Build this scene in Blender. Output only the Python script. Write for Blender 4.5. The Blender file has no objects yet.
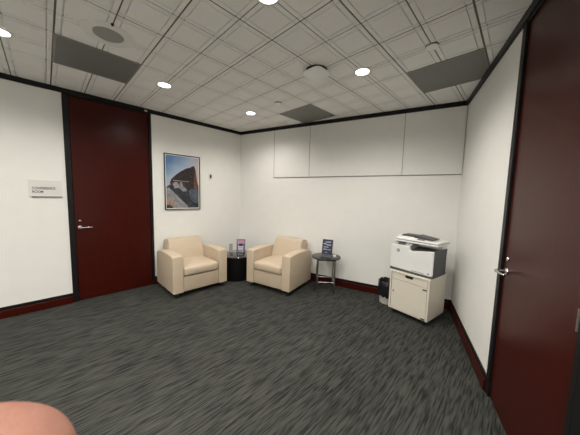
import bpy, bmesh, math, random
from mathutils import Vector, Matrix
import numpy as np

scene = bpy.context.scene
COL = scene.collection
PI = math.pi
random.seed(4)

# ------------------------------------------------------------------ camera, world, exposure
CAM_Z = 1.4684
cam_d = bpy.data.cameras.new('camera')
cam = bpy.data.objects.new('camera', cam_d)
COL.objects.link(cam)
cam_d.sensor_fit = 'HORIZONTAL'
cam_d.sensor_width = 36.0
cam_d.lens = 36.0 * 238.23 / 580.0
cam_d.clip_start = 0.004
cam_d.clip_end = 60
cam_d.dof.use_dof = True            # the small lens of a phone: sharp room, soft finger
cam_d.dof.focus_distance = 3.4
cam_d.dof.aperture_fstop = 22.0
RIGHT = Vector((0.71519, 0.69849, 0.02495))
DOWN = Vector((0.0812, -0.04758, -0.99556))
FWD = Vector((-0.6942, 0.71404, -0.09074))
mw = Matrix.Identity(4)
for i, a in enumerate((RIGHT, -DOWN, -FWD)):
    for k in range(3):
        mw[k][i] = a[k]
mw.translation = (0, 0, CAM_Z)
cam.matrix_world = mw
scene.camera = cam

world = bpy.data.worlds.new('world')
scene.world = world
world.use_nodes = True
world.node_tree.nodes['Background'].inputs[0].default_value = (1.0, 0.95, 0.88, 1)
world.node_tree.nodes['Background'].inputs[1].default_value = 0.02

vs = scene.view_settings
scene.display_settings.display_device = 'sRGB'
vs.view_transform = 'Standard'
vs.look = 'None'
vs.exposure = 0.0
vs.gamma = 1.0
vs.use_curve_mapping = False
SPOT_W = 64.0          # each ceiling downlight of the row nearer the left wall
SPOT_W2 = 101.0         # each downlight of the other rows
LENS_E = 9.0
LIGHT_COL = (1.0, 0.957, 0.885)

# ------------------------------------------------------------------ room constants
H = 2.703
XL = -4.124
AB, CB = 0.26568, 3.76497
AR, CR = 0.33510, 0.67896
GX, GY, CELL = -1.54088, 1.0230, 0.3048
YB = -3.2
NB = Vector((-math.sin(AB), math.cos(AB), 0)); TB = Vector((math.cos(AB), math.sin(AB), 0))
NR = Vector((math.cos(AR), math.sin(AR), 0)); TR = Vector((math.sin(AR), -math.cos(AR), 0))
TB0, TB1 = -3.2497, 0.4188          # along the back wall, corner to corner
TR0 = -3.7268                       # along the right wall, from the back corner
TR1 = (NR.y * CR - YB) / math.cos(AR)
C_LB = Vector((XL, 2.7796, 0)); C_RB = Vector((-0.5844, 3.7428, 0))
C_RF = NR * CR + TR * TR1

# wall frames: local x along the wall, local y out into the room, local z up
def frame(origin, along, out):
    m = Matrix.Identity(4)
    for k in range(3):
        m[k][0] = along[k]; m[k][1] = out[k]; m[k][2] = (0, 0, 1)[k]; m[k][3] = origin[k]
    return m
# handedness: along x out = up
F_LEFT = frame((XL, 0, 0), Vector((0, -1, 0)), Vector((1, 0, 0)))     # local x = -y world
F_BACK = frame(NB * CB, -TB, -NB)                                     # local x = -tb
F_RIGHT = frame(NR * CR, -TR, -NR)
def check_frame(f):
    return f.to_3x3().determinant() > 0
# make every frame right handed by flipping the along axis when needed
SGN = {}
def fix(name, f):
    if f.to_3x3().determinant() < 0:
        for k in range(3): f[k][0] = -f[k][0]
        SGN[name] = 1
    else:
        SGN[name] = -1
    return f
F_LEFT = fix('L', F_LEFT); F_BACK = fix('B', F_BACK); F_RIGHT = fix('R', F_RIGHT)

# ------------------------------------------------------------------ materials
def new_mat(name):
    m = bpy.data.materials.new(name); m.use_nodes = True
    return m, m.node_tree, m.node_tree.nodes['Principled BSDF']

def mat(name, col, rough=0.5, metal=0.0, spec=0.5, coat=0.0, var=0.0, vscale=30, bump=0.0, bscale=200, emit=None, estr=0, stretch=(1, 1, 1), trans=0.0, ior=1.45):
    m, nt, b = new_mat(name)
    b.inputs['Base Color'].default_value = (*col, 1)
    b.inputs['Roughness'].default_value = rough
    b.inputs['Metallic'].default_value = metal
    b.inputs['Specular IOR Level'].default_value = spec
    b.inputs['Coat Weight'].default_value = coat
    b.inputs['IOR'].default_value = ior
    b.inputs['Transmission Weight'].default_value = trans
    if emit:
        b.inputs['Emission Color'].default_value = (*emit, 1)
        b.inputs['Emission Strength'].default_value = estr
    if var or bump:
        tc = nt.nodes.new('ShaderNodeTexCoord')
        mp = nt.nodes.new('ShaderNodeMapping'); mp.inputs['Scale'].default_value = stretch
        nt.links.new(tc.outputs['Object'], mp.inputs['Vector'])
    if var:
        n = nt.nodes.new('ShaderNodeTexNoise'); n.inputs['Scale'].default_value = vscale
        n.inputs['Detail'].default_value = 4
        nt.links.new(mp.outputs[0], n.inputs['Vector'])
        r = nt.nodes.new('ShaderNodeValToRGB')
        r.color_ramp.elements[0].position = 0.3; r.color_ramp.elements[1].position = 0.7
        r.color_ramp.elements[0].color = (*[c * (1 - var) for c in col], 1)
        r.color_ramp.elements[1].color = (*[min(1, c * (1 + var)) for c in col], 1)
        nt.links.new(n.outputs['Fac'], r.inputs[0]); nt.links.new(r.outputs[0], b.inputs['Base Color'])
    if bump:
        n2 = nt.nodes.new('ShaderNodeTexNoise'); n2.inputs['Scale'].default_value = bscale
        n2.inputs['Detail'].default_value = 3
        nt.links.new(mp.outputs[0], n2.inputs['Vector'])
        bp = nt.nodes.new('ShaderNodeBump'); bp.inputs['Strength'].default_value = bump; bp.inputs['Distance'].default_value = 0.002
        nt.links.new(n2.outputs['Fac'], bp.inputs['Height']); nt.links.new(bp.outputs[0], b.inputs['Normal'])
    return m

M_WALL = mat('wall_vinyl', (0.835, 0.83, 0.80), 0.55, spec=0.3, var=0.012, vscale=6, bump=0.12, bscale=260)
M_PANEL = mat('panel_fabric', (0.80, 0.795, 0.765), 0.7, spec=0.2, var=0.012, vscale=8, bump=0.15, bscale=400)
M_TILE = mat('ceiling_tile', (0.92, 0.91, 0.885), 0.9, spec=0.1, var=0.03, vscale=140, bump=0.3, bscale=300)
M_BLACK = mat('black_trim', (0.008, 0.0075, 0.008), 0.42, spec=0.3, var=0.1, vscale=20)
M_WOOD = mat('mahogany', (0.046, 0.0048, 0.0026), 0.29, spec=0.25, var=0.10, vscale=9, stretch=(6, 6, 0.35), bump=0.03, bscale=40)
M_CREAM = mat('cream_leather', (0.545, 0.445, 0.334), 0.48, spec=0.35, var=0.03, vscale=7, bump=0.15, bscale=160)
M_STEEL = mat('satin_steel', (0.62, 0.61, 0.60), 0.25, metal=1.0, var=0.03, vscale=40)
M_CHROME = mat('chrome', (0.72, 0.71, 0.70), 0.15, metal=1.0, var=0.02, vscale=30)
M_LEG = mat('brushed_dark_chrome', (0.34, 0.33, 0.31), 0.3, metal=1.0, var=0.05, vscale=30)
M_DARKSTEEL = mat('dark_steel', (0.20, 0.19, 0.18), 0.3, metal=1.0, var=0.05, vscale=30)
M_GLOSS = mat('black_gloss_laminate', (0.022, 0.020, 0.020), 0.3, spec=0.4, var=0.1, vscale=12)
M_MIRROR = mat('black_glass_top', (0.02, 0.02, 0.021), 0.03, spec=1.0, var=0.1, vscale=12)
M_BODYBLACK = mat('black_laminate', (0.005, 0.005, 0.0055), 0.5, spec=0.3, var=0.1, vscale=12)
M_RUBBER = mat('black_rubber', (0.012, 0.012, 0.012), 0.6, var=0.1, vscale=40)
M_PUTTY = mat('putty_laminate', (0.70, 0.655, 0.56), 0.45, spec=0.4, var=0.015, vscale=12, bump=0.04, bscale=200)
M_PRWHITE = mat('printer_white', (0.80, 0.80, 0.79), 0.35, spec=0.5, var=0.01, vscale=20, bump=0.03, bscale=300)
M_PRGREY = mat('printer_grey', (0.085, 0.088, 0.092), 0.5, spec=0.4, var=0.06, vscale=30, bump=0.06, bscale=300)
M_PRMID = mat('printer_mid_grey', (0.42, 0.42, 0.42), 0.45, var=0.03, vscale=30)
M_PRDARK = mat('printer_black', (0.018, 0.018, 0.020), 0.4, var=0.08, vscale=30)
M_WHITEPL = mat('white_plastic', (0.78, 0.77, 0.74), 0.4, var=0.01, vscale=20)
M_BRIGHT = mat('bright_white_plastic', (.95, .945, .93), .35, var=.01)
M_SPKPL = mat('speaker_white', (0.86, 0.84, 0.80), 0.6, var=0.02, vscale=30)
M_BAG = mat('black_bin_liner', (0.010, 0.010, 0.012), 0.28, spec=0.6, bump=0.7, bscale=45)
M_BIN = mat('bin_plastic', (0.66, 0.64, 0.58), 0.45, var=0.02, vscale=20)
M_SIGN = mat('sign_plate', (0.74, 0.735, 0.70), 0.35, var=0.01, vscale=20)
M_SIGNUP = mat('sign_frosted', (0.72, 0.715, 0.68), 0.28, var=0.01, vscale=20)
M_SIGNTX = mat('sign_letters', (0.10, 0.10, 0.12), 0.5)
M_FRAME = mat('charcoal_frame', (0.012, 0.011, 0.012), 0.4, var=0.1, vscale=40)
M_MAT = mat('white_print_border', (0.80, 0.79, 0.76), 0.5)
M_SKIN = mat('skin', (0.375, 0.175, 0.128), 0.5, spec=0.35, var=0.10, vscale=160, bump=0.1, bscale=900)
M_SKIN.node_tree.nodes['Principled BSDF'].inputs['Subsurface Weight'].default_value = 0.15
M_SKIN.node_tree.nodes['Principled BSDF'].inputs['Subsurface Radius'].default_value = (0.004, 0.0015, 0.001)
M_LENS = mat('downlight_lens', (0.9, 0.9, 0.85), 0.5, emit=(1.0, 0.94, 0.83), estr=LENS_E)
M_CLEAR = mat('clear_acrylic', (0.95, 0.96, 0.97), 0.05, trans=0.95, ior=1.3)
M_NAVY = mat('navy_print', (0.022, 0.025, 0.058), 0.5, var=0.35, vscale=25)
M_PALEINK = mat('pale_ink', (0.50, 0.53, 0.62), 0.4)
M_LILAC = mat('lilac_print', (0.15, 0.11, 0.22), 0.35, var=0.5, vscale=30)
M_PINKINK = mat('pink_ink', (0.50, 0.28, 0.36), 0.4, var=0.3, vscale=40)
M_PALELILAC = mat('pale_lilac_ink', (0.58, 0.57, 0.66), 0.4, var=0.1, vscale=40)
M_DARKINK = mat('dark_ink', (0.02, 0.018, 0.03), 0.4)
M_GREYCARD = mat('grey_card', (0.36, 0.36, 0.32), 0.5, var=0.1, vscale=40)

# carpet: loop pile in narrow streaks running along the room
def carpet():
    m, nt, b = new_mat('charcoal_carpet')
    b.inputs['Roughness'].default_value = 0.95
    b.inputs['Specular IOR Level'].default_value = 0.12
    tc = nt.nodes.new('ShaderNodeTexCoord')
    def noise(scale, sc, detail=3):
        mp = nt.nodes.new('ShaderNodeMapping'); mp.inputs['Scale'].default_value = sc
        nt.links.new(tc.outputs['Object'], mp.inputs['Vector'])
        n = nt.nodes.new('ShaderNodeTexNoise'); n.inputs['Scale'].default_value = scale; n.inputs['Detail'].default_value = detail
        nt.links.new(mp.outputs[0], n.inputs['Vector']); return n
    # tufted rows 9 mm wide, each with its own run of dark and light stretches
    sx = nt.nodes.new('ShaderNodeSeparateXYZ'); nt.links.new(tc.outputs['Object'], sx.inputs[0])
    def mth(op, a, b=None):
        q = nt.nodes.new('ShaderNodeMath'); q.operation = op
        for k_, v_ in enumerate((a, b)):
            if v_ is None: continue
            if isinstance(v_, (int, float)): q.inputs[k_].default_value = v_
            else: nt.links.new(v_, q.inputs[k_])
        return q.outputs[0]
    row = mth('FLOOR', mth('MULTIPLY', sx.outputs['X'], 125.0))
    cx = nt.nodes.new('ShaderNodeCombineXYZ')
    nt.links.new(mth('MULTIPLY', row, 7.317), cx.inputs['X'])
    nt.links.new(mth('MULTIPLY', sx.outputs['Y'], 6.0), cx.inputs['Y'])
    n1 = nt.nodes.new('ShaderNodeTexNoise'); n1.inputs['Scale'].default_value = 1.0; n1.inputs['Detail'].default_value = 1
    nt.links.new(cx.outputs[0], n1.inputs['Vector'])
    n2 = noise(1.0, (60, 3.6, 1), 2)        # broader tonal streaks
    n3 = noise(1.0, (300, 300, 1), 1)       # loop pile
    ra = nt.nodes.new('ShaderNodeValToRGB'); e = ra.color_ramp.elements
    e[0].position = 0.34; e[0].color = (0.038, 0.040, 0.038, 1)
    e[1].position = 0.66; e[1].color = (0.063, 0.064, 0.058, 1)
    nt.links.new(n2.outputs['Fac'], ra.inputs[0])
    rb = nt.nodes.new('ShaderNodeValToRGB'); e = rb.color_ramp.elements
    e[0].position = 0.36; e[0].color = (0.42, 0.42, 0.43, 1)
    e[1].position = 0.56; e[1].color = (1.08, 1.08, 1.06, 1)
    nt.links.new(n1.outputs['Fac'], rb.inputs[0])
    r0 = nt.nodes.new('ShaderNodeVectorMath'); r0.operation = 'MULTIPLY'
    nt.links.new(ra.outputs[0], r0.inputs[0]); nt.links.new(rb.outputs[0], r0.inputs[1])
    m3 = nt.nodes.new('ShaderNodeMapRange'); m3.inputs['From Min'].default_value = .3; m3.inputs['From Max'].default_value = .7
    m3.inputs['To Min'].default_value = .8; m3.inputs['To Max'].default_value = 1.2
    nt.links.new(n3.outputs['Fac'], m3.inputs['Value'])
    r = nt.nodes.new('ShaderNodeVectorMath'); r.operation = 'SCALE'
    nt.links.new(r0.outputs[0], r.inputs[0]); nt.links.new(m3.outputs[0], r.inputs['Scale'])
    add2 = n1
    # slight tint change from tile to tile
    mp = nt.nodes.new('ShaderNodeMapping'); mp.inputs['Scale'].default_value = (1 / 0.61, 1 / 0.61, 1)
    nt.links.new(tc.outputs['Object'], mp.inputs['Vector'])
    wn = nt.nodes.new('ShaderNodeTexWhiteNoise'); wn.noise_dimensions = '2D'
    sn = nt.nodes.new('ShaderNodeVectorMath'); sn.operation = 'FLOOR'
    nt.links.new(mp.outputs[0], sn.inputs[0]); nt.links.new(sn.outputs[0], wn.inputs['Vector'])
    mr = nt.nodes.new('ShaderNodeMapRange'); mr.inputs['To Min'].default_value = 0.93; mr.inputs['To Max'].default_value = 1.07
    nt.links.new(wn.outputs['Value'], mr.inputs['Value'])
    mx = nt.nodes.new('ShaderNodeVectorMath'); mx.operation = 'SCALE'
    nt.links.new(r.outputs[0], mx.inputs[0]); nt.links.new(mr.outputs[0], mx.inputs['Scale'])
    nt.links.new(mx.outputs[0], b.inputs['Base Color'])
    bp = nt.nodes.new('ShaderNodeBump'); bp.inputs['Strength'].default_value = 0.5; bp.inputs['Distance'].default_value = 0.003
    nt.links.new(add2.outputs[0], bp.inputs['Height']); nt.links.new(bp.outputs[0], b.inputs['Normal'])
    return m
M_CARPET = carpet()

# grey perforated return-air grille sheet
def perforated():
    m, nt, b = new_mat('perforated_grey')
    b.inputs['Roughness'].default_value = 0.55; b.inputs['Metallic'].default_value = 0.3
    tc = nt.nodes.new('ShaderNodeTexCoord')
    v = nt.nodes.new('ShaderNodeTexVoronoi'); v.inputs['Scale'].default_value = 130; v.inputs['Randomness'].default_value = 0
    nt.links.new(tc.outputs['Object'], v.inputs['Vector'])
    r = nt.nodes.new('ShaderNodeValToRGB')
    r.color_ramp.elements[0].position = 0.28; r.color_ramp.elements[0].color = (0.09, 0.09, 0.086, 1)
    r.color_ramp.elements[1].position = 0.36; r.color_ramp.elements[1].color = (0.27, 0.27, 0.255, 1)
    nt.links.new(v.outputs['Distance'], r.inputs[0]); nt.links.new(r.outputs[0], b.inputs['Base Color'])
    return m
M_PERF = perforated()

# sky of the framed print: blue at the top left turning to peach at the right
def print_sky():
    m, nt, b = new_mat('print_sky')
    b.inputs['Roughness'].default_value = 0.25
    tc = nt.nodes.new('ShaderNodeTexCoord')
    sp = nt.nodes.new('ShaderNodeSeparateXYZ'); nt.links.new(tc.outputs['Object'], sp.inputs[0])
    n = nt.nodes.new('ShaderNodeTexNoise'); n.inputs['Scale'].default_value = 5
    nt.links.new(tc.outputs['Object'], n.inputs['Vector'])
    a = nt.nodes.new('ShaderNodeMath'); a.operation = 'MULTIPLY_ADD'; a.inputs[1].default_value = -0.9
    nt.links.new(sp.outputs['X'], a.inputs[0])
    a2 = nt.nodes.new('ShaderNodeMath'); a2.operation = 'MULTIPLY_ADD'; a2.inputs[1].default_value = -0.9; a2.inputs[2].default_value = 0.62
    nt.links.new(sp.outputs['Z'], a2.inputs[0]); nt.links.new(a2.outputs[0], a.inputs[2])
    a3 = nt.nodes.new('ShaderNodeMath'); a3.operation = 'MULTIPLY_ADD'; a3.inputs[1].default_value = 0.25
    nt.links.new(n.outputs['Fac'], a3.inputs[0]); nt.links.new(a.outputs[0], a3.inputs[2])
    r = nt.nodes.new('ShaderNodeValToRGB'); e = r.color_ramp.elements
    e[0].position = 0.22; e[0].color = (0.09, 0.19, 0.38, 1)
    e[1].position = 0.85; e[1].color = (0.62, 0.42, 0.36, 1)
    x = e.new(0.5); x.color = (0.33, 0.42, 0.55, 1)
    y = e.new(0.68); y.color = (0.52, 0.46, 0.50, 1)
    nt.links.new(a3.outputs[0], r.inputs[0]); nt.links.new(r.outputs[0], b.inputs['Base Color'])
    return m
M_PSKY = print_sky()
M_PROCK = mat('print_rock', (0.032, 0.023, 0.024), 0.3, var=0.7, vscale=28)
M_PBROWN = mat('print_brown_face', (0.11, 0.06, 0.045), 0.3, var=0.5, vscale=30)
M_PGREY = mat('print_grey_slab', (0.24, 0.24, 0.26), 0.3, var=0.35, vscale=35)
M_PDARK = mat('print_shadow_rock', (0.03, 0.033, 0.042), 0.3, var=0.7, vscale=30)
M_PPALE = mat('print_pale_boulder', (0.30, 0.27, 0.27), 0.3, var=0.3, vscale=50)
M_PTAN = mat('print_tan_ground', (0.33, 0.23, 0.175), 0.3, var=0.4, vscale=35)
M_PBLUE = mat('print_blue_boulder', (0.075, 0.09, 0.12), 0.3, var=0.4, vscale=40)

# ------------------------------------------------------------------ helpers
def obj(name, bm, m, parent=None, smooth=False, mw=None, sub=0, angle=None):
    bmesh.ops.recalc_face_normals(bm, faces=bm.faces)
    me = bpy.data.meshes.new(name); bm.to_mesh(me); bm.free()
    for x in (m if isinstance(m, (list, tuple)) else [m]): me.materials.append(x)
    o = bpy.data.objects.new(name, me); COL.objects.link(o)
    if parent: o.parent = parent
    if mw is not None: o.matrix_world = mw
    if smooth:
        for p in me.polygons: p.use_smooth = True
        try: me.set_sharp_from_angle(angle=math.radians(angle or 40))
        except Exception: pass
    if sub:
        s = o.modifiers.new('smooth', 'SUBSURF'); s.levels = sub; s.render_levels = sub
    return o
def tag(o, label=None, cat=None, group=None, kind=None):
    if label: o['label'] = label
    if cat: o['category'] = cat
    if group: o['group'] = group
    if kind: o['kind'] = kind
    return o
def thing(name, label, cat, loc=(0, 0, 0), rz=0.0, group=None, mw=None):
    o = bpy.data.objects.new(name, None); COL.objects.link(o)
    o.empty_display_size = 0.1
    if mw is not None: o.matrix_world = mw
    else: o.location = loc; o.rotation_euler = (0, 0, rz)
    return tag(o, label, cat, group)
def copy_tree(o, parent=None):
    c = o.copy(); COL.objects.link(c); c.parent = parent
    for ch in list(o.children): copy_tree(ch, c)
    return c
def box(bm, c, s, bev=0.0, seg=2, rot=None, mi=0):
    g = bmesh.ops.create_cube(bm, size=1.0)
    vs_ = g['verts']
    bmesh.ops.scale(bm, vec=s, verts=vs_)
    fs = set(f for v in vs_ for f in v.link_faces)
    if bev:
        es = list({e for v in vs_ for e in v.link_edges})
        r = bmesh.ops.bevel(bm, geom=es, offset=bev, segments=seg, affect='EDGES', profile=0.5)
        vs_ = list({v for f in r['faces'] for v in f.verts} | {v for v in vs_ if v.is_valid})
        fs = {f for v in vs_ for f in v.link_faces}
    if rot is not None: bmesh.ops.rotate(bm, verts=vs_, cent=(0, 0, 0), matrix=rot)
    bmesh.ops.translate(bm, vec=c, verts=vs_)
    for f in fs: f.material_index = mi
    return vs_
def bx(x0, x1, y0, y1, z0, z1, bev=0.0, seg=2, bm=None, mi=0):
    b = bm or bmesh.new()
    box(b, ((x0 + x1) / 2, (y0 + y1) / 2, (z0 + z1) / 2), (abs(x1 - x0), abs(y1 - y0), abs(z1 - z0)), bev, seg, mi=mi)
    return b
def prism(bm, prof, axis, a, b, bev=0.0, seg=2):
    """polygon of (u, v) extruded along axis from a to b; x: (y, z), y: (x, z), z: (x, y)"""
    def P(u, v, w):
        return {'x': (w, u, v), 'y': (u, w, v), 'z': (u, v, w)}[axis]
    va = [bm.verts.new(P(u, v, a)) for u, v in prof]
    vb = [bm.verts.new(P(u, v, b)) for u, v in prof]
    n = len(prof)
    fs = [bm.faces.new(va), bm.faces.new(vb[::-1])]
    for i in range(n):
        fs.append(bm.faces.new((va[i], va[(i + 1) % n], vb[(i + 1) % n], vb[i])))
    bmesh.ops.recalc_face_normals(bm, faces=fs)
    if bev:
        es = list({e for f in fs[:2] for e in f.edges})
        bmesh.ops.bevel(bm, geom=es, offset=bev, segments=seg, affect='EDGES', profile=0.5)
    return bm
def lathe(bm, prof, seg=32, c=(0, 0, 0), mi=0, axis='z'):
    rings = []
    def P(r, h, t):
        x, y = r * math.cos(t), r * math.sin(t)
        q = (x, y, h) if axis == 'z' else ((x, h, y) if axis == 'y' else (h, x, y))
        return (c[0] + q[0], c[1] + q[1], c[2] + q[2])
    for r, h in prof:
        if r < 1e-6: rings.append([bm.verts.new(P(0, h, 0))])
        else: rings.append([bm.verts.new(P(r, h, 2 * PI * k / seg)) for k in range(seg)])
    for A, B in zip(rings, rings[1:]):
        for k in range(seg):
            k2 = (k + 1) % seg
            if len(A) == 1 and len(B) == 1: continue
            if len(A) == 1: f = bm.faces.new((A[0], B[k], B[k2]))
            elif len(B) == 1: f = bm.faces.new((A[k], A[k2], B[0]))
            else: f = bm.faces.new((A[k], A[k2], B[k2], B[k]))
            f.material_index = mi
    return bm
def tube(bm, pts, r, seg=10):
    pts = [Vector(p) for p in pts]; rings = []
    for i, p in enumerate(pts):
        t = (pts[min(i + 1, len(pts) - 1)] - pts[max(i - 1, 0)]).normalized()
        u = t.cross(Vector((0, 0, 1)))
        if u.length < 1e-3: u = t.cross(Vector((1, 0, 0)))
        u.normalize(); v = t.cross(u)
        rr = r[i] if isinstance(r, (list, tuple)) else r
        rings.append([bm.verts.new(p + u * rr * math.cos(2 * PI * k / seg) + v * rr * math.sin(2 * PI * k / seg)) for k in range(seg)])
    for A, B in zip(rings, rings[1:]):
        for k in range(seg): bm.faces.new((A[k], A[(k + 1) % seg], B[(k + 1) % seg], B[k]))
    bm.faces.new(rings[0][::-1]); bm.faces.new(rings[-1])
    return bm
def cushion(x0, x1, y0, y1, z0, z1, bev, crown, n=14, front=0.0):
    """a stuffed box: rounded edges, top bulging up and the front bulging forward"""
    bm = bx(x0, x1, y0, y1, z0, z1)
    bmesh.ops.subdivide_edges(bm, edges=bm.edges[:], cuts=n, use_grid_fill=True)
    cx, cy, cz = (x0 + x1) / 2, (y0 + y1) / 2, (z0 + z1) / 2
    hx, hy, hz = (x1 - x0) / 2, (y1 - y0) / 2, (z1 - z0) / 2
    for v in bm.verts:
        p = Vector((v.co.x - cx, v.co.y - cy, v.co.z - cz))
        inner = Vector((max(-hx + bev, min(hx - bev, p.x)), max(-hy + bev, min(hy - bev, p.y)), max(-hz + bev, min(hz - bev, p.z))))
        d = p - inner
        if d.length > 1e-9: p = inner + d.normalized() * bev
        u, w, s = p.x / hx, p.y / hy, p.z / hz
        if s > 0: p.z += crown * s * (1 - u * u) * (1 - w * w) ** 0.6 if abs(w) < 1 else 0
        if w < 0 and front: p.y -= front * (-w) * (1 - u ** 4) * (1 - s * s)
        v.co = Vector((p.x + cx, p.y + cy, p.z + cz))
    return bm
def text_mesh(body, size, depth=0.0005):
    cu = bpy.data.curves.new('t', 'FONT'); cu.body = body; cu.size = size; cu.extrude = depth; cu.offset = size * .022
    cu.align_x = 'LEFT'; cu.space_line = 1.0
    o = bpy.data.objects.new('t', cu); COL.objects.link(o)
    dg = bpy.context.evaluated_depsgraph_get(); dg.update()
    me = bpy.data.meshes.new_from_object(o.evaluated_get(dg))
    bm = bmesh.new(); bm.from_mesh(me)
    bpy.data.objects.remove(o); bpy.data.curves.remove(cu); bpy.data.meshes.remove(me)
    return bm

# ------------------------------------------------------------------ structure
bm = bmesh.new()
poly = [(XL, YB), (C_RF.x, C_RF.y), (C_RB.x, C_RB.y), (C_LB.x, C_LB.y)]
def slab(poly, z0, z1):
    b = bmesh.new(); prism(b, poly, 'z', z0, z1); return b
big = [(XL - .12, YB - .12), (C_RF.x + .14, YB - .12), (C_RB.x + .16, C_RB.y + .1), (C_RB.x + .02, C_RB.y + .16), (C_LB.x - .12, C_LB.y + .1)]
tag(obj('floor', slab(big, -0.06, 0.0), M_CARPET), kind='structure')

D1A, D1B = 0.195, 1.172     # left wall door opening (world y)
D2A, D2B = -2.208, -1.285   # right wall door opening (along TR)
def wl(s):                  # local x of a place on the left wall from world y
    return s * SGN['L']
def wb(s): return s * SGN['B']
def wr(s): return s * SGN['R']
T = 0.10
# left wall in two stretches beside a full-height door
b = bmesh.new()
for s0, s1 in ((YB, D1A), (D1B, C_LB.y + 0.03)):
    bx(*sorted((wl(s0), wl(s1))), -T, 0, 0, H + .03, bm=b)
tag(obj('wall_left', b, M_WALL, mw=F_LEFT), kind='structure')
b = bx(*sorted((wb(TB0 - .03), wb(TB1 + .1))), -T, 0, 0, H + .03)
tag(obj('wall_back', b, M_WALL, mw=F_BACK), kind='structure')
b = bmesh.new()
for s0, s1 in ((TR0 - .0, D2A), (D2B, TR1 + .1)):
    bx(*sorted((wr(s0), wr(s1))), -T, 0, 0, H + .03, bm=b)
tag(obj('wall_right', b, M_WALL, mw=F_RIGHT), kind='structure')
tag(obj('wall_front', bx(XL - .1, C_RF.x + .1, YB - .1, YB, 0, H + .03), M_WALL), kind='structure')

# ceiling: 2 ft tiles scored into four squares, each square with a stepped border
PANELS = [((2, 4), (5, 7)), ((-4, -2), (5, 7)), ((4, 6), (-3, -1))]    # (j range, i range) of grey return-air panels
def cell_is_panel(j, i):
    return any(j0 <= j < j1 and i0 <= i < i1 for (j0, j1), (i0, i1) in PANELS)
b = bmesh.new()
def ring(b, x0, x1, y0, y1, z):
    return [b.verts.new((x0, y0, z)), b.verts.new((x1, y0, z)), b.verts.new((x1, y1, z)), b.verts.new((x0, y1, z))]
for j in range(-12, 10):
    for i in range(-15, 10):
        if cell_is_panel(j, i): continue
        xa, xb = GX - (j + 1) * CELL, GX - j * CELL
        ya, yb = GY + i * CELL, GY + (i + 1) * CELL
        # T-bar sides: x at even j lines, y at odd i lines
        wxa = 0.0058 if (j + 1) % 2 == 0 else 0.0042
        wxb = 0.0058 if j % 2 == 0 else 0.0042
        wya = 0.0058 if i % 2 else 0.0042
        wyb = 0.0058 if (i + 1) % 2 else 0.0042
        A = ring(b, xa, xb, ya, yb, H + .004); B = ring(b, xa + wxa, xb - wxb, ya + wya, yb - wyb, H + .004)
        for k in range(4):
            f = b.faces.new((A[k], A[(k + 1) % 4], B[(k + 1) % 4], B[k])); f.material_index = 1  # taupe of the T-bars, also painted into mid-tile grooves as their shade
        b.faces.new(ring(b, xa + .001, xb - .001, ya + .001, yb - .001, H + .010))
        # nine raised pads: the scored lines run on from cell to cell
        q, g = 0.036, 0.0075
        for px0, px1 in ((xa + wxa, xa + q), (xa + q + g, xb - q - g), (xb - q, xb - wxb)):
            for py0, py1 in ((ya + wya, ya + q), (ya + q + g, yb - q - g), (yb - q, yb - wyb)):
                A = ring(b, px0, px1, py0, py1, H + .010); B = ring(b, px0 + .0008, px1 - .0008, py0 + .0008, py1 - .0008, H)
                for k in range(4): b.faces.new((A[k], A[(k + 1) % 4], B[(k + 1) % 4], B[k]))
                b.faces.new(B)
# trim to the room outline
for co, no in (((XL - .02, 0, 0), (-1, 0, 0)), ((0, YB - .02, 0), (0, -1, 0)), (NB * (CB + .02), NB), (NR * (CR + .02), NR)):
    bmesh.ops.bisect_plane(b, geom=b.verts[:] + b.edges[:] + b.faces[:], plane_co=co, plane_no=no, clear_outer=True)
# slab above
prism(b, big, 'z', H + .03, H + .09)
for f in b.faces: f.normal_update()
ce = obj('ceiling', b, [M_TILE, mat('taupe_bar_and_groove_shade', (0.15, 0.135, 0.115), 0.6, var=.05, vscale=40)]); tag(ce, kind='structure')

# black crown trim
CRH, CRT = 0.056, 0.022
def strip(name, F, x0, x1, z0, z1, t, m, bev=0.003):
    return obj(name, bx(min(x0, x1), max(x0, x1), 0, t, z0, z1, bev), m, mw=F)
tag(strip('trim_1', F_LEFT, wl(YB), wl(C_LB.y), H - CRH, H + .006, CRT, M_BLACK), kind='structure')
tag(strip('trim_2', F_BACK, wb(TB0), wb(TB1), H - CRH, H + .006, CRT, M_BLACK), kind='structure')
tag(strip('trim_3', F_RIGHT, wr(TR0), wr(TR1), H - CRH, H + .006, CRT, M_BLACK), kind='structure')

# baseboards: mahogany board with a ledge under a black cap strip
def baseboard(name, F, spans):
    b = bmesh.new()
    for x0, x1 in spans:
        x0, x1 = sorted((x0, x1))
        bx(x0, x1, 0, 0.024, 0, 0.094, 0.004, 2, bm=b, mi=0)
        bx(x0, x1, 0, 0.012, 0.094, 0.130, 0.002, 1, bm=b, mi=1)
    return tag(obj(name, b, [M_WOOD, M_BLACK], mw=F), kind='structure')
baseboard('baseboard_left', F_LEFT, [(wl(YB), wl(D1A)), (wl(D1B), wl(C_LB.y))])
baseboard('baseboard_back', F_BACK, [(wb(TB0), wb(TB1))])
baseboard('baseboard_right', F_RIGHT, [(wr(TR0), wr(D2A)), (wr(D2B), wr(TR1))])

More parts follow.
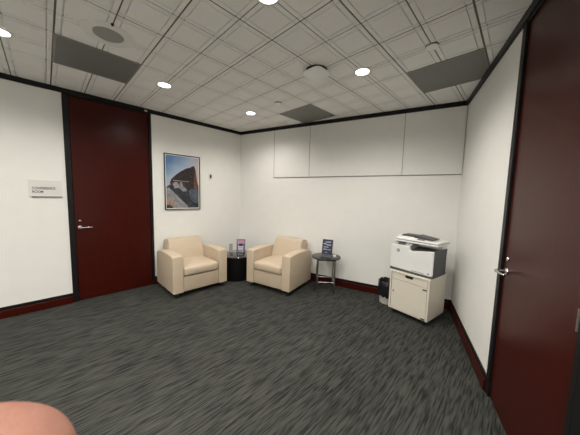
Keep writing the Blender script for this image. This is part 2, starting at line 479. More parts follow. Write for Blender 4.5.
# doors
def lever(parent, x, z, d, out):
    """rosette, spindle and a lever pointing along d (+1/-1 local x)"""
    b = bmesh.new()
    lathe(b, [(0, out), (0.026, out), (0.027, out + .004), (0.024, out + .010), (0.011, out + .012), (0.0095, out + .066), (0, out + .067)], 20, (x, 0, z), axis='y')
    tube(b, [(x, out + .060, z), (x + d * .020, out + .066, z), (x + d * .06, out + .066, z + .001), (x + d * .100, out + .062, z), (x + d * .118, out + .050, z - .001)], [.0095, .0095, .0085, .008, .0075], 12)
    obj('door_handle', b, M_STEEL, parent, smooth=True)
    b = bmesh.new()
    lathe(b, [(0, out), (0.017, out), (0.0175, out + .004), (0.014, out + .009), (0.006, out + .011), (0, out + .0115)], 18, (x, 0, z + .084), axis='y')
    obj('lock_cylinder', b, M_STEEL, parent, smooth=True)
def door(name, F, xa, xb, latch_x, d, hinge_x=None):
    xa, xb = sorted((xa, xb))
    root = bpy.data.objects.new(name, None); COL.objects.link(root); root.matrix_world = F.copy()
    tag(root, kind='structure')
    fw = 0.036
    fl, fr = (.056, fw) if abs(latch_x - xa) < abs(latch_x - xb) else (fw, .056)
    top = H - CRH
    b = bmesh.new()
    bx(xa, xa + fl, -.08, 0.010, 0, top, .003, 1, bm=b); bx(xb - fr, xb, -.08, 0.010, 0, top, .003, 1, bm=b)
    bx(xa + fl, xb - fr, -.08, 0.006, top - .012, top + .05, .003, 1, bm=b)
    obj('door_frame', b, M_BLACK, root)
    obj('door_leaf', bx(xa + fl + .004, xb - fr - .004, -.052, -.006, 0.006, top - .014, .002, 1), M_WOOD, root)
    if hinge_x is not None:      # wide black side panel beside the hinges
        s_ = 1 if hinge_x > latch_x else -1
        e_ = xb if s_ > 0 else xa
        obj('side_casing', bx(*sorted((e_ + s_ * .001, e_ + s_ * .34)), .0005, .012, 0, top, .003, 1), M_BLACK, root)
    lever(root, latch_x, 0.988, d, -.006)
    if hinge_x is not None:
        for zc in (0.28, 1.0, 1.72, 2.44):
            b = bmesh.new()
            for k in range(5):
                lathe(b, [(0, -.048 + k * .0195), (.0075, -.048 + k * .0195), (.0075, -.0295 + k * .0195), (0, -.0295 + k * .0195)], 12, (hinge_x, .004, zc))
            obj('hinge', b, M_STEEL, root, smooth=True)
    return root
door('door_1', F_LEFT, wl(D1A), wl(D1B), wl(0.304), SGN['L'], None)
door('door_2', F_RIGHT, wr(D2A), wr(D2B), wr(-2.085), SGN['R'], wr(-1.328))

# ------------------------------------------------------------------ wall panels (back wall, upper)
pan = [(-2.440, -1.732, 'narrow off-white wall panel at the corner end of the upper row, above the seating'),
       (-1.726, -0.288, 'wide middle off-white panel of the upper wall row'),
       (-0.282, 0.412, 'narrow off-white wall panel in the upper row above the printer')]
M_GAPSHADE = mat('panel_gap_shade', (0.17, 0.165, 0.15), 0.6, var=.05)
for k, (x0, x1, lab) in enumerate(pan):
    x0, x1 = sorted((wb(x0), wb(x1)))
    zt = H - CRH - .002
    o = thing('wall_panel', lab, 'wall panel', group='upper wall panels', mw=F_BACK @ Matrix.Translation(((x0 + x1) / 2, 0, 1.80)))
    h = (x1 - x0) / 2
    obj('panel_board', bx(-h, h, 0.0005, 0.014, 0, zt - 1.80, .002, 1), M_PANEL, o)
    b = bmesh.new()
    bx(-h, h, .0005, .012, -.007, -.0005, bm=b)
    for s_ in (-1, 1):
        bx(*sorted((s_ * (h + .0004), s_ * (h + .0026 if not (k == 0 and s_ * SGN['B'] < 0) else h + .007))), .0005, .012, -.007, zt - 1.80, bm=b)
    obj('dark_edge', b, M_GAPSHADE, o)  # dark strips round the board, coloured to stand in for shade in the gaps

# ------------------------------------------------------------------ ceiling fixtures
def jx(j): return GX - j * CELL
def iy(i): return GY + i * CELL
LAB = {(5, -4): 'glowing round downlight in the ceiling, at the left edge of the photo',
       (5, 0): 'glowing round downlight in the ceiling between the left door and the round speaker',
       (5, 4): 'small glowing downlight deepest in the ceiling, over the corner of the two armchairs',
       (-1, 4): 'glowing round downlight between the white dome unit and the printer-side grey panel',
       (-1, 0): 'brightest downlight at the top edge of the photo'}
proto = None
for j in (5, -1, -7):
    for i in (-12, -8, -4, 0, 4):
        if j == -7 and i > -4: continue
        x, y = jx(j), iy(i)
        lab = LAB.get((j, i), 'recessed round downlight overhead, behind the viewpoint')
        if proto is None:
            root = thing('downlight', lab, 'ceiling light', (x, y, H), 0, 'recessed ceiling downlights')
            b = bmesh.new(); lathe(b, [(0.064, 0.0035), (0.064, -.004), (0.070, -.006), (0.082, -.004), (0.086, 0.0035)], 32)
            obj('trim_ring', b, M_WHITEPL, root, smooth=True)
            b = bmesh.new(); lathe(b, [(0, -.002), (0.064, -.002), (0.064, .003), (0, .003)], 32)
            obj('lens', b, M_LENS, root)
            ld = bpy.data.lights.new('downlight_lamp', 'SPOT')
            ld.energy = SPOT_W; ld.color = LIGHT_COL; ld.spot_size = math.radians(156); ld.spot_blend = 0.75; ld.shadow_soft_size = 0.055
            lo = bpy.data.objects.new('downlight_lamp', ld); COL.objects.link(lo); lo.parent = root; lo.location = (0, 0, -.012)
            ld2 = ld.copy(); ld2.energy = SPOT_W2
            proto = root
        else:
            r = copy_tree(proto); r.location = (x, y, H); r['label'] = lab
            if j < 5:
                for c in r.children:
                    if c.type == 'LIGHT': c.data = ld2

plab = ['grey perforated ceiling panel over the back wall, middle of the three',
        'grey perforated ceiling panel over the printer corner',
        'grey perforated ceiling panel above the left door, nearest the round speaker']
for ((j0, j1), (i0, i1)), lab in zip(PANELS, plab):
    x, y = (jx(j0) + jx(j1)) / 2, (iy(i0) + iy(i1)) / 2
    r = thing('air_return_panel', lab, 'ceiling vent', (x, y, H), 0, 'grey air return panels')
    h = CELL
    b = bmesh.new()
    for sx in (-1, 1):
        bx(*sorted((sx * (h - .001), sx * (h - .016))), -h + .001, h - .001, -.004, .012, .001, 1, bm=b)
        bx(-h + .016, h - .016, *sorted((sx * (h - .001), sx * (h - .016))), -.004, .012, .001, 1, bm=b)
    fm = mat('panel_rim', (0.25, 0.25, 0.24), .5, var=.03)
    obj('rim', b, fm, r)
    obj('perforated_sheet', bx(-h + .016, h - .016, -h + .016, h - .016, -.001, .006), M_PERF, r)
    if x > -1.2:   # this panel runs under the crown trim: cut it at the wall
        for c in r.children:
            bb = bmesh.new(); bb.from_mesh(c.data)
            bmesh.ops.bisect_plane(bb, geom=bb.verts[:] + bb.edges[:] + bb.faces[:], plane_co=NR * (CR - .024) - Vector((x, y, 0)), plane_no=NR, clear_outer=True)
            bb.to_mesh(c.data); bb.free()

# round ceiling speaker
r = thing('ceiling_speaker', 'round flush speaker with wide pale plate in the ceiling before the left door', 'speaker', (jx(3), iy(-2), H))
b = bmesh.new(); lathe(b, [(0.100, .003), (0.100, -.003), (0.104, -.007), (0.155, -.006), (0.172, -.003), (0.174, .003)], 48)
obj('plate', b, M_SPKPL, r, smooth=True)
b = bmesh.new(); lathe(b, [(0, -.009), (0.06, -.008), (0.097, -.005), (0.100, .002)], 48)
gm = mat('speaker_grille', (0.36, 0.355, 0.335), .6, var=.25, vscale=400)
obj('grille', b, gm, r, smooth=True)
for a in range(4):
    b = bmesh.new(); lathe(b, [(0, -.010), (.006, -.009), (.007, -.004), (0, -.004)], 10, (0.150 * math.cos(a * PI / 2 + .9), 0.150 * math.sin(a * PI / 2 + .9), 0))
    obj('screw', b, M_SPKPL, r)
b = bmesh.new(); lathe(b, [(0, -.018), (.008, -.016), (.010, -.003), (0, -.003)], 12, (0.178 , -0.005, 0))
obj('indicator', b, M_RUBBER, r)

# wireless access point hanging under a grid crossing
r = thing('wireless_access_point', 'white domed unit hanging under the ceiling grid between two downlights', 'access point', (jx(0) - .016, iy(3) - .014, H))
b = bmesh.new(); lathe(b, [(0, -.024), (.098, -.024), (.106, -.018), (.106, .006), (0, .006)], 32)
obj('mount', b, M_RUBBER, r)
n = 40
b = bmesh.new()
rings = []
for sc, zz in ((.80, -.022), (.97, -.024), (1.0, -.032), (.97, -.042), (.80, -.051), (.50, -.057), (.2, -.060)):
    rg = []
    for k in range(n):
        t = 2 * PI * k / n; c, s = math.cos(t), math.sin(t)
        rr = 0.112 / (abs(c) ** 4 + abs(s) ** 4) ** 0.25
        rg.append(b.verts.new((rr * sc * c, rr * sc * s, zz)))
    rings.append(rg)
for A, B in zip(rings, rings[1:]):
    for k in range(n): b.faces.new((A[k], A[(k + 1) % n], B[(k + 1) % n], B[k]))
b.faces.new(rings[0]); b.faces.new(rings[-1])
obj('dome', b, M_BRIGHT, r, smooth=True)

for x, y, lab in ((jx(3), iy(4), 'small round white sprinkler cover near the deepest downlight'),
                  (jx(-3), iy(4), 'round white sprinkler cover beside the grey panel over the printer corner')):
    r = thing('sprinkler_cover', lab, 'sprinkler', (x, y, H), 0, 'concealed sprinkler covers')
    b = bmesh.new(); lathe(b, [(0, -.016), (0.044, -.015), (0.047, -.012), (0.046, -.009), (0, -.009)], 28)
    obj('cover_disc', b, M_BRIGHT, r, smooth=True)
    b = bmesh.new(); lathe(b, [(0, -.009), (0.044, -.009), (0.051, .002), (0, .002)], 24)
    obj('cup', b, M_DARKSTEEL, r)

r = obj('door_sensor', bx(wl(1.10) - .018, wl(1.10) + .018, CRT, CRT + .014, H - .048, H - .026, .003, 2), M_WHITEPL, mw=F_LEFT)
tag(r, 'tiny white sensor on the black trim above the left door', 'sensor')

# ------------------------------------------------------------------ things on the left wall
# sign
def at(F, x, z, y=0.0):
    return F @ Matrix.Translation((x, y, z))
sc = 0.026
r = thing('room_sign', 'pale conference room sign plate on the wall left of the dark door', 'sign', mw=at(F_LEFT, wl(0.013), 1.485))
S = SGN['L']     # +1 if local x grows with world y
obj('plate', bx(-.140, .142, .0005, .008, -.100, .100, .002, 2), M_SIGN, r)
b = bmesh.new()
cur = [(.139, -.098), (-.139, -.098), (-.139, .004)]       # from the viewer the arch falls towards the right
for k in range(13):
    t = k / 12
    cur.append((-.139 + .278 * t, .004 + .090 * math.sin(t * PI * .5)))
prism(b, cur, 'y', .008, .0105)
obj('curved_overlay', b, M_SIGNUP, r)
b = bmesh.new(); bx(-.140, .122, .0005, .013, -.108, -.097, .001, 1, bm=b)
obj('dark_edge', b, mat('sign_edge', (.16, .16, .15), .4), r)
for body, zz in (('CONFERENCE', .004), ('ROOM', -.038)):
    tb_ = text_mesh(body, .040, .0008)
    tb_.transform(Matrix.Translation((.116, .0108, zz - .018)) @ Matrix.Rotation(PI, 4, 'Z') @ Matrix.Rotation(PI / 2, 4, 'X') @ Matrix.Diagonal((.77, 1, 1, 1)))
    obj('lettering', tb_, M_SIGNTX, r)

# framed print
PX, PZ = wl(1.632), 1.645
W2, H2 = .292, .452
r = thing('framed_print', 'framed photo print of a dark rock peak under blue sky beside the left door', 'picture', mw=at(F_LEFT, PX, PZ))
b = bmesh.new()
fw = .013
bx(-W2, -W2 + fw, .0005, .024, -H2, H2, .002, 1, bm=b); bx(W2 - fw, W2, .0005, .024, -H2, H2, .002, 1, bm=b)
bx(-W2 + fw, W2 - fw, .0005, .024, -H2, -H2 + fw, .002, 1, bm=b); bx(-W2 + fw, W2 - fw, .0005, .024, H2 - fw, H2, .002, 1, bm=b)
obj('frame', b, M_FRAME, r)
obj('print_border', bx(-W2 + fw, W2 - fw, .002, .012, -H2 + fw, H2 - fw), M_MAT, r)
iw, ih = W2 - fw - .013, H2 - fw - .013
b = bx(-iw, iw, .012, .0125, -ih, ih); skyo = obj('print_image', b, M_PSKY, r)
arts = [([(.10, .52), (.15, .44), (.28, .36), (.40, .30), (.52, .25), (.62, .215), (.72, .20), (.80, .165), (.86, .16), (.90, .22), (.93, .34), (.955, .48), (1, .56), (1, .70), (.6, .72), (.2, .62)], M_PROCK, 1),
        ([(.88, .20), (.90, .22), (.93, .34), (.955, .48), (1, .55), (1, .66), (.86, .62), (.84, .5), (.87, .35)], M_PBROWN, 2),
        ([(0, .60), (.10, .55), (.3, .57), (.55, .60), (.8, .63), (1, .64), (1, 1), (0, 1)], M_PDARK, 3),
        ([(0, .62), (.06, .60), (.32, .76), (.62, .95), (.66, 1), (.20, 1), (0, .84)], M_PGREY, 4),
        ([(0, .80), (.06, .78), (.16, .86), (.30, .93), (.28, .97), (0, .93)], M_PTAN, 5),
        ([(.18, .54), (.24, .50), (.33, .50), (.37, .55), (.36, .61), (.24, .62)], M_PPALE, 5),
        ([(.36, .60), (.41, .50), (.47, .49), (.49, .57), (.56, .60), (.62, .66), (.5, .68)], M_PGREY, 6),
        ([(.66, .66), (.76, .62), (.92, .63), (1, .68), (1, .86), (.9, .92), (.74, .84)], M_PBLUE, 5),
        ([(.20, .463), (.68, .472), (.69, .483), (.20, .478)], M_PPALE, 3)]
b = bmesh.new(); mats = []
for pts, m, lay in arts:
    if m not in mats: mats.append(m)
    n0 = len(b.faces)
    q = [((1 - u * 2) * iw, (1 - v * 2) * ih) for u, v in pts]
    prism(b, q, 'y', .0124, .0125 + .0002 * lay)
    b.faces.ensure_lookup_table()
    for f in b.faces[n0:]: f.material_index = mats.index(m)
obj('printed_rocks', b, mats, r)

r = thing('wall_sensor', 'small white wall plate with a black centre right of the framed print', 'wall sensor', mw=at(F_LEFT, wl(2.130), 1.780))
obj('back_plate', bx(-.036, .036, .0005, .008, -.060, .060, .003, 2), M_WHITEPL, r)
obj('black_centre', bx(-.014, .016, .008, .016, -.030, .034, .003, 2), M_RUBBER, r)

# ------------------------------------------------------------------ armchairs (local: x width, y 0 front .. back, z)
CW, CD, AH, LG, AW = .828, .683, .594, .075, .146
def make_chair(lab):
    r = thing('armchair', lab, 'armchair', group='cream armchairs')
    hw = CW / 2
    prof = [(0, LG), (0, .566), (.005, .584), (.018, .593), (.10, .601), (.22, .608), (.36, .610), (.48, .606), (.58, .594), (.650, .574), (.683, .545), (.683, LG)]
    for s in (-1, 1):
        b = bmesh.new(); a, c = sorted((s * hw, s * (hw - AW)))
        prism(b, prof, 'x', a, c, .011, 3)
        arm = obj('arm', b, M_CREAM, r, smooth=True, angle=50)
        # piping seam round the front panel of the arm
        b = bmesh.new()
        zz = [(a + .010, LG + .02), (a + .010, .565), (a + .022, .585), (c - .022, .585), (c - .010, .565), (c - .010, LG + .02)]
        tube(b, [(x, .0045, z) for x, z in zz], .0035, 6)
        obj('piping', b, M_CREAM, arm, smooth=True)
    inn = hw - AW
    b = bx(-inn + .001, inn - .001, .010, .66, LG, .292, .010, 3)
    obj('base_rail', b, M_CREAM, r, smooth=True)
    b = cushion(-inn + .003, inn - .003, -.012, .56, .294, .425, .034, .030, 14, .012)
    obj('seat_cushion', b, M_CREAM, r, smooth=True, angle=80)
    # backrest: leaning wedge, a little narrower at the top
    b = bmesh.new()
    prof = [(.455, .32), (.478, .44), (.545, .60), (.592, .705), (.608, .731), (.632, .742), (.70, .737), (.735, .727), (.752, .703), (.750, .62), (.715, .30), (.690, LG + .03), (.64, LG + .03)]
    nx = 12
    rows = []
    for k in range(nx + 1):
        u = -1 + 2 * k / nx
        row = []
        for y, z in prof:
            half = .287 - .022 * max(0, (z - .5) / .22) + (.025 * max(0, (y - .63) / .12) if z > .5 else 0)
            e = .010 * (1 - u ** 4) if y < .6 and z > .34 else 0
            row.append(b.verts.new((u * half, y - e, z + (.006 * (1 - u * u) if z > .70 else 0))))
        rows.append(row)
    m = len(prof)
    for A, B in zip(rows, rows[1:]):
        for k in range(m): b.faces.new((A[k], A[(k + 1) % m], B[(k + 1) % m], B[k]))
    f0 = b.faces.new(rows[0]); f1 = b.faces.new(rows[-1][::-1])
    bmesh.ops.recalc_face_normals(b, faces=b.faces)
    bmesh.ops.bevel(b, geom=list({e for f in (f0, f1) for e in f.edges}), offset=.014, segments=3, affect='EDGES', profile=.5)
    back = obj('backrest', b, M_CREAM, r, smooth=True, angle=60)
    b = bmesh.new()
    tube(b, [(-.260, .5715, .655), (-.1, .5618, .655), (.1, .5618, .655), (.260, .5715, .655)], .003, 6)
    obj('seam', b, M_CREAM, back, smooth=True)
    for sx in (-1, 1):
        for y in (.055, .62):
            b = bmesh.new()
            lathe(b, [(0, 0), (.019, 0), (.021, .006), (.024, LG + .004), (0, LG + .004)], 16, (sx * (hw - .065), y, 0))
            obj('foot', b, M_DARKSTEEL, r, smooth=True)
    return r
ch = make_chair('cream leather armchair against the left wall, beside the door, below the framed print')
ch.location = (-3.320, 1.577, 0); ch.rotation_euler = (0, 0, math.radians(89.7))
ch2 = copy_tree(ch)
ch2.location = (-2.714, 2.313, 0); ch2.rotation_euler = (0, 0, math.radians(12.5))
ch2['label'] = 'cream leather armchair against the back wall, next to the small round chrome-legged table'

# ------------------------------------------------------------------ low black drum table in the corner
r = thing('corner_table', 'low black round table in the corner between the two armchairs', 'side table', (-3.560, 2.350, 0))
b = bmesh.new(); lathe(b, [(0, .400), (.282, .400), (.294, .404), (.297, .412), (.294, .420), (.288, .422), (0, .422)], 56)
obj('table_top', b, M_MIRROR, r, smooth=True)
b = bmesh.new(); lathe(b, [(0, 0), (.255, 0), (.260, .01), (.260, .395), (.25, .400), (0, .400)], 48)
obj('drum_base', b, M_BODYBLACK, r, smooth=True)

# ------------------------------------------------------------------ round side table with chrome legs
TH = .545
TX, TY = -2.135, 3.028
r = thing('side_table', 'small round dark-topped table on slim chrome legs beside the right-hand armchair', 'side table', (TX, TY, 0), math.radians(40))
b = bmesh.new(); lathe(b, [(0, TH - .024), (.215, TH - .024), (.224, TH - .018), (.226, TH - .008), (.222, TH - .001), (.214, TH), (0, TH)], 56)
obj('table_top', b, M_GLOSS, r, smooth=True)
LS = .128
for sx in (-1, 1):
    for sy in (-1, 1):
        b = bmesh.new(); tube(b, [(sx * LS, sy * LS, .004), (sx * LS, sy * LS, TH - .024)], .011, 12)
        leg = obj('leg', b, M_LEG, r, smooth=True)
        b = bmesh.new(); lathe(b, [(0, 0), (.013, 0), (.013, .008), (.010, .012), (0, .012)], 12, (sx * LS, sy * LS, 0))
        obj('foot_cap', b, M_RUBBER, leg)
for s in (-1, 1):
    b = bmesh.new(); tube(b, [(-LS, s * LS, .165), (LS, s * LS, .165)], .009, 10); obj('stretcher', b, M_CHROME, r, smooth=True)
    b = bmesh.new(); tube(b, [(s * LS, -LS, .165), (s * LS, LS, .165)], .009, 10); obj('stretcher', b, M_CHROME, r, smooth=True)
b = bmesh.new()
for s in (-1, 1):
    bx(-LS, LS, s * LS - .012, s * LS + .012, TH - .046, TH - .024, .002, 1, bm=b)
    bx(s * LS - .012, s * LS + .012, -LS, LS, TH - .046, TH - .024, .002, 1, bm=b)
obj('apron', b, M_DARKSTEEL, r)

# leaflet holders: local x across, y 0 at the front towards the room, z up; leaning back
def leaflet(name, lab, cat, loc, rz, w, h, lean, cover, lines, group=None, lip=0.05):
    r = thing(name, lab, cat, loc, rz, group)
    L = Matrix.Rotation(-lean, 4, 'X')
    b = bmesh.new(); bx(-w / 2 - .006, w / 2 + .006, .006, .009, .002, h * .92, .001, 1, bm=b)
    b.transform(L)
    bx(-w / 2 - .006, w / 2 + .006, -.030, .080, 0, .004, .001, 1, bm=b)
    obj('acrylic_back', b, M_CLEAR, r)
    b = bmesh.new(); bx(-w / 2, w / 2, -.012, .005, .006, h, .001, 1, bm=b); b.transform(L)
    bk = obj('leaflets', b, cover, r)
    by = {}
    for q in lines: by.setdefault(q[5] if len(q) > 5 else len(by), []).append(q)
    for n_, q in by.items():
        bb = bmesh.new()
        for (x0, x1, z0, z1, m, *_) in q: bx(x0, x1, -.0128 - .0001 * (n_ % 7), -.0118, z0, z1, bm=bb)
        bb.transform(L); obj('text_line' if len(q) > 1 else 'printed_block', bb, q[0][4], bk)
    b = bmesh.new(); bx(-w / 2 - .006, w / 2 + .006, -.018, -.0155, .003, lip, .001, 1, bm=b)
    b.transform(L)
    obj('acrylic_lip', b, M_CLEAR, r)
    return r
# navy leaflets with rows of pale (unreadable) lettering
rnd = random.Random(3)
lines = []
rows = [(.236, .019, -.030, .052), (.206, .022, -.062, -.014), (.192, .022, -.010, .060), (.158, .014, -.055, .022), (.124, .018, -.060, -.006), (.120, .011, .002, .066), (.078, .008, -.03, .01)]
for z, hh, xa, xb in rows:
    x = xa
    while x < xb - .006:
        w = rnd.uniform(.005, .014)
        lines.append((x, min(xb, x + w), z - hh / 2 * rnd.uniform(.6, 1), z + hh / 2 * rnd.uniform(.6, 1), M_PALEINK, rows.index((z, hh, xa, xb)))); x += w + .0035
leaflet('leaflet_holder', 'stand of navy leaflets with pale lettering on the chrome-legged round table', 'leaflet holder', (-2.075, 2.955, TH), math.radians(20), .160, .275, .21, M_NAVY, lines, 'leaflet stands')
# lilac leaflets in the corner
l2 = [(-.060, .064, .150, .215, M_PINKINK), (-.045, .045, .02, .115, M_PALELILAC), (-.030, .032, .105, .152, M_DARKINK), (-.040, .040, .070, .080, M_LILAC), (-.066, .066, .002, .022, M_PALELILAC)]
leaflet('leaflet_holder', 'stand of lilac and pink leaflets on the low black corner table', 'leaflet holder', (-3.63, 2.46, .422), math.radians(46), .150, .232, .10, M_LILAC, l2, 'leaflet stands')
# grey card stand beside it
r = thing('card_stand', 'small grey card on the corner table, left of the lilac leaflets', 'card stand', (-3.745, 2.325, .422), math.radians(62))
obj('card', bx(-.030, .030, -.002, .002, .008, .150, .001, 1), M_GREYCARD, r)
obj('card_foot', bx(-.036, .036, -.025, .025, 0, .008, .002, 1), M_GREYCARD, r)
# white card block on the round table
o = obj('white_card_pile', bx(-.022, .022, -.030, .030, 0, .028, .002, 1), M_WHITEPL)
o.location = (-2.020, 3.085, TH); o.rotation_euler = (0, 0, math.radians(40))
tag(o, 'small white card pile behind the navy leaflets on the round table', 'card pile')

# ------------------------------------------------------------------ printer cabinet
cabM = Matrix.Translation((-.912, 3.021, 0)) @ Matrix.Rotation(-.166, 4, 'Z')
r = thing('printer_cabinet', 'putty-coloured cabinet on black castors carrying the printer', 'cabinet', mw=cabM)
cw, cd, z0, z1 = .48, .443, .060, .559
t = .020
b = bmesh.new()
bx(-cw / 2, -cw / 2 + t, 0, cd, z0, z1 - .018, .002, 1, bm=b); bx(cw / 2 - t, cw / 2, 0, cd, z0, z1 - .018, .002, 1, bm=b)
bx(-cw / 2 + t, cw / 2 - t, .01, cd, z0, z0 + .02, bm=b); bx(-cw / 2 + t, cw / 2 - t, cd - .012, cd, z0 + .02, z1 - .018, bm=b)
bx(-cw / 2 + t, cw / 2 - t, .03, cd - .02, .452, .460, bm=b)
obj('body', b, M_PUTTY, r)
obj('top', bx(-cw / 2 - .002, cw / 2 + .002, -.004, cd, z1 - .018, z1, .003, 2), M_PUTTY, r)
x0, x1 = -cw / 2 + t + .006, cw / 2 - t - .005
# drawer with a scooped black pull
b = bmesh.new()
dz0, dz1 = .458, z1 - .022
pr_ = [(x0, dz0), (x1, dz0), (x1, dz1), (.055, dz1), (.046, dz1 - .030), (.034, dz1 - .038), (-.034, dz1 - .038), (-.046, dz1 - .030), (-.055, dz1), (x0, dz1)]
prism(b, pr_, 'y', .004, .022)
d = obj('drawer', b, M_PUTTY, r)
b = bmesh.new(); bx(-.056, .056, .020, .040, dz1 - .045, dz1 + .001, bm=b); obj('drawer_pull', b, M_RUBBER, d)
dr = obj('door', bx(x0, x1, .004, .022, z0 + .012, .452, .002, 1), M_PUTTY, r)
b = bmesh.new(); lathe(b, [(0, .004), (.009, .004), (.009, -.002), (.006, -.004), (0, -.004)], 14, (x0 + .030, 0, .300), axis='y')
obj('lock', b, M_DARKSTEEL, dr)
for zz in (.425, .078):
    obj('hinge', bx(x1 - .050, x1 - .004, -.002, .006, zz - .007, zz + .007, .002, 1), M_RUBBER, dr)
for sx in (-1, 1):
    for y in (.038, cd - .055):
        x = sx * (cw / 2 - .055)
        b = bmesh.new()
        lathe(b, [(0, -.012), (.018, -.012), (.022, -.008), (.022, .008), (.018, .012), (0, .012)], 18, (x, y + .012, .022), axis='x')
        bx(x - .016, x + .016, y - .014, y + .014, .030, z0, .003, 1, bm=b)
        obj('castor', b, M_RUBBER, r)

# ------------------------------------------------------------------ printer
PM = cabM @ Matrix.Translation((-.016, .042, z1))
r = thing('printer', 'white and dark grey multifunction printer standing on the putty cabinet', 'printer', mw=PM)
pw, pd, ph = .514, .36, .319
hw = pw / 2
b = bmesh.new()
# grey body: side outline extruded across, then the tray well is left open at the top right
prism(b, [(.018, .004), (.018, .275), (pd, .290), (pd, .004)], 'x', -hw + .004, hw - .001, .010, 2)
obj('body', b, M_PRGREY, r)
b = bmesh.new(); bx(-hw - .003, hw + .001, .000, pd, -.0, .030, .004, 2, bm=b)
obj('base_band', b, M_PRGREY, r)
# white front panel with the dip for the paper tray
b = bmesh.new()
top = .330
fp = [(-hw, .034), (hw - .022, .028), (hw - .006, .034), (hw - .002, .046), (hw - .002, .308), (hw - .008, .318), (.115, .298), (.020, .282), (.000, .284), (-.012, .294), (-.020, .318), (-.030, top), (-hw + .018, top), (-hw + .004, top - .008), (-hw, top - .02)]
prism(b, fp, 'y', -.006, .022, .004, 1)
obj('front_panel', b, M_PRWHITE, r)
# raised rear left housing with sloping control panel
b = bmesh.new(); prism(b, [(.016, .255), (.016, .322), (.11, .366), (pd - .01, .366), (pd - .01, .255)], 'x', -hw + .006, -.026, .005, 2)
obj('control_housing', b, M_PRMID, r)
b = bmesh.new(); prism(b, [(.035, .3290), (.035, .3325), (.085, .3562), (.085, .3520)], 'x', -hw + .06, -.10)
obj('control_screen', b, M_PRGREY, r)
# paper tray well, sides and floor
b = bmesh.new()
prism(b, [(.018, .274), (.018, .278), (pd - .02, .322), (pd - .02, .274)], 'x', -.026, hw - .012)
obj('output_tray', b, M_PRGREY, r)
obj('side_cheek', bx(hw - .016, hw,   .02, pd, .25, .318, .004, 2), M_PRGREY, r)
obj('rear_housing', bx(-.05, hw - .006, pd - .12, pd, .28, .366, .006, 2), M_PRWHITE, r)
# scanner unit
b = bmesh.new(); bx(-hw + .012, hw + .012, .062, pd + .03, 0.3640, 0.3860, .006, 3, bm=b)
sb = obj('scanner_bed', b, M_PRWHITE, r, smooth=True)
obj('lid_gap', bx(-hw + .018, hw + .004, .068, pd + .024, 0.3840, 0.3910, .001, 1), M_PRDARK, sb)
b = bmesh.new(); bx(-hw + .010, hw + .012, .062, pd + .03, 0.3900, 0.4120, .009, 3, bm=b)
lid = obj('scanner_lid', b, M_PRWHITE, r, smooth=True)
b = bmesh.new(); prism(b, [(.085, 0.4110), (.095, 0.4360), (.16, 0.4500), (.28, 0.4500), (.33, 0.4380), (.34, 0.4110)], 'x', -hw + .030, -.02, .006, 2)
fd = obj('document_feeder', b, M_PRWHITE, r, smooth=True, angle=30)
b = bmesh.new(); prism(b, [(.10, 0.4385), (.16, 0.4515), (.29, 0.4515), (.29, 0.4485), (.10, 0.4355)], 'x', -.19, .0)
obj('feeder_cover', b, M_PRDARK, fd)
b = bmesh.new()
prism(b, [(-.030, 0.4510), (-.020, 0.4580), (.185, 0.4320), (.185, 0.4260), (-.02, .444)], 'y', .12, .31)
obj('feeder_tray', b, M_PRGREY, fd)
b = bmesh.new(); prism(b, [(-.022, 0.4130), (-.022, 0.4340), (.06, 0.4200), (.19, 0.4130)], 'y', .10, .32)
obj('feeder_exit', b, M_PRWHITE, fd)
obj('exit_slot', bx(.02, .10, .098, .104, 0.4125, 0.4220), M_PRDARK, fd)
# logo, paper drawer line, power mark
b = bmesh.new(); lathe(b, [(0, -.006), (.021, -.006), (.021, -.0085), (0, -.0085)], 28, (-.158, 0, .262), axis='y')
lg = obj('logo', b, mat('logo_grey', (.22, .22, .23), .4, var=.03), r)
tb_ = text_mesh('hp', .026, .0004)
tb_.transform(Matrix.Translation((-.1725, -.0090, .257)) @ Matrix.Rotation(PI / 2, 4, 'X') @ Matrix.Shear('XZ', 4, (0, 0)))
obj('logo_letters', tb_, M_PRWHITE, lg)
obj('drawer_grip', bx(.020, .165, -.0075, -.004, .040, .050, .001, 1), M_PRMID, r)
obj('power_mark', bx(hw - .050, hw - .036, -.0075, -.004, .046, .062, .001, 1), M_PRDARK, r)

# ------------------------------------------------------------------ waste bin
r = thing('waste_bin', 'pale waste bin with black liner, tucked beside the putty cabinet', 'bin', (-1.268, 3.328, 0))
b = bmesh.new(); lathe(b, [(0, 0), (.100, 0), (.104, .006), (.120, .300), (.123, .306), (.118, .306), (.100, .02), (0, .02)], 40)
obj('bucket', b, M_BIN, r, smooth=True)
b = bmesh.new()
seg = 48; prof = [(.095, .15), (.111, .296), (.122, .318), (.130, .310), (.130, .24), (.128, .145), (.125, .105)]
rings = []
for q, (rr, zz) in enumerate(prof):
    rings.append([b.verts.new(((rr + rnd.uniform(-.004, .004)) * math.cos(2 * PI * k / seg), (rr + rnd.uniform(-.002, .004)) * math.sin(2 * PI * k / seg), zz + (rnd.uniform(-.012, .012) if q in (2, 6) else 0))) for k in range(seg)])
for A, B in zip(rings, rings[1:]):
    for k in range(seg): b.faces.new((A[k], A[(k + 1) % seg], B[(k + 1) % seg], B[k]))
obj('liner', b, M_BAG, r, smooth=True, angle=70)

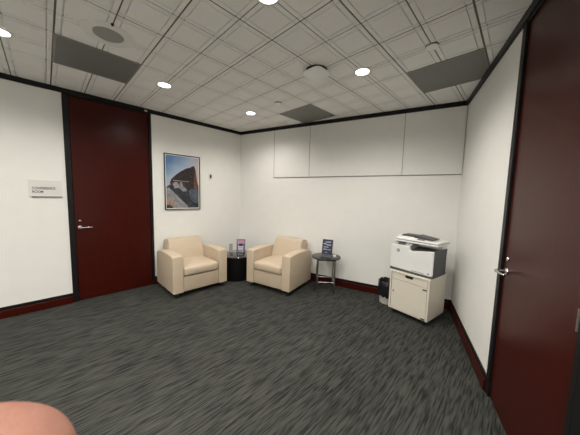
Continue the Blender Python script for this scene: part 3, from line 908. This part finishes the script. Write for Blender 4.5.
# ------------------------------------------------------------------ the photographer's hand, one finger reaching past the lens
C0 = Vector((0, 0, CAM_Z))
def V(rx, dn, fw): return C0 + RIGHT * rx + DOWN * dn + FWD * fw
pts = []; rad = []; edges = []
def chain(ps, rs, root=None):
    prev = root
    for p, q in zip(ps, rs):
        pts.append(p); rad.append(q)
        if prev is not None: edges.append((prev, len(pts) - 1))
        prev = len(pts) - 1
    return prev
palm = chain([V(-.130, .150, -.020)], [.026])                                  # root inside the palm
wrist = chain([V(-.150, .185, -.035), V(-.175, .240, -.06)], [.027, .029], palm)
chain([V(-.118, .118, -.006), V(-.092, .092, .022), V(-.0735, .0665, .040), V(-.0615, .0560, .0455), V(-.0545, .0418, .0480)], [.0140, .0160, .0185, .0205, .0140], palm)    # index finger
chain([V(-.142, .112, -.012), V(-.128, .074, .006), V(-.122, .052, .000), V(-.120, .045, -.018)], [.012, .0095, .009, .008], palm)         # middle
chain([V(-.160, .118, -.018), V(-.156, .082, -.002), V(-.152, .062, -.010), V(-.150, .058, -.026)], [.0115, .009, .0085, .0075], palm)      # ring
chain([V(-.176, .130, -.026), V(-.180, .100, -.014), V(-.178, .082, -.022), V(-.176, .080, -.036)], [.010, .008, .0072, .0065], palm)       # little
chain([V(-.112, .160, -.045), V(-.092, .138, -.066), V(-.080, .112, -.074)], [.014, .011, .0095], palm)                                     # thumb
me = bpy.data.meshes.new('hand'); me.from_pydata([tuple(p - pts[0]) for p in pts], edges, [])
hand = bpy.data.objects.new('hand', me); COL.objects.link(hand); hand.location = pts[0]
sk = hand.modifiers.new('skin', 'SKIN')
for k, d in enumerate(me.skin_vertices[0].data):
    d.radius = (rad[k], rad[k]); d.use_root = (k == 0)
sk.use_smooth_shade = True
ss = hand.modifiers.new('sub', 'SUBSURF'); ss.levels = 3; ss.render_levels = 3
me.materials.append(M_SKIN)
bpy.context.view_layer.update()
dg = bpy.context.evaluated_depsgraph_get()
nm = bpy.data.meshes.new_from_object(hand.evaluated_get(dg))
hand.modifiers.clear(); hand.data = nm
for p in nm.polygons: p.use_smooth = True
if not nm.materials: nm.materials.append(M_SKIN)
tag(hand, "photographer's fingertip, blurred pink skin reaching into the lower left corner", 'hand')
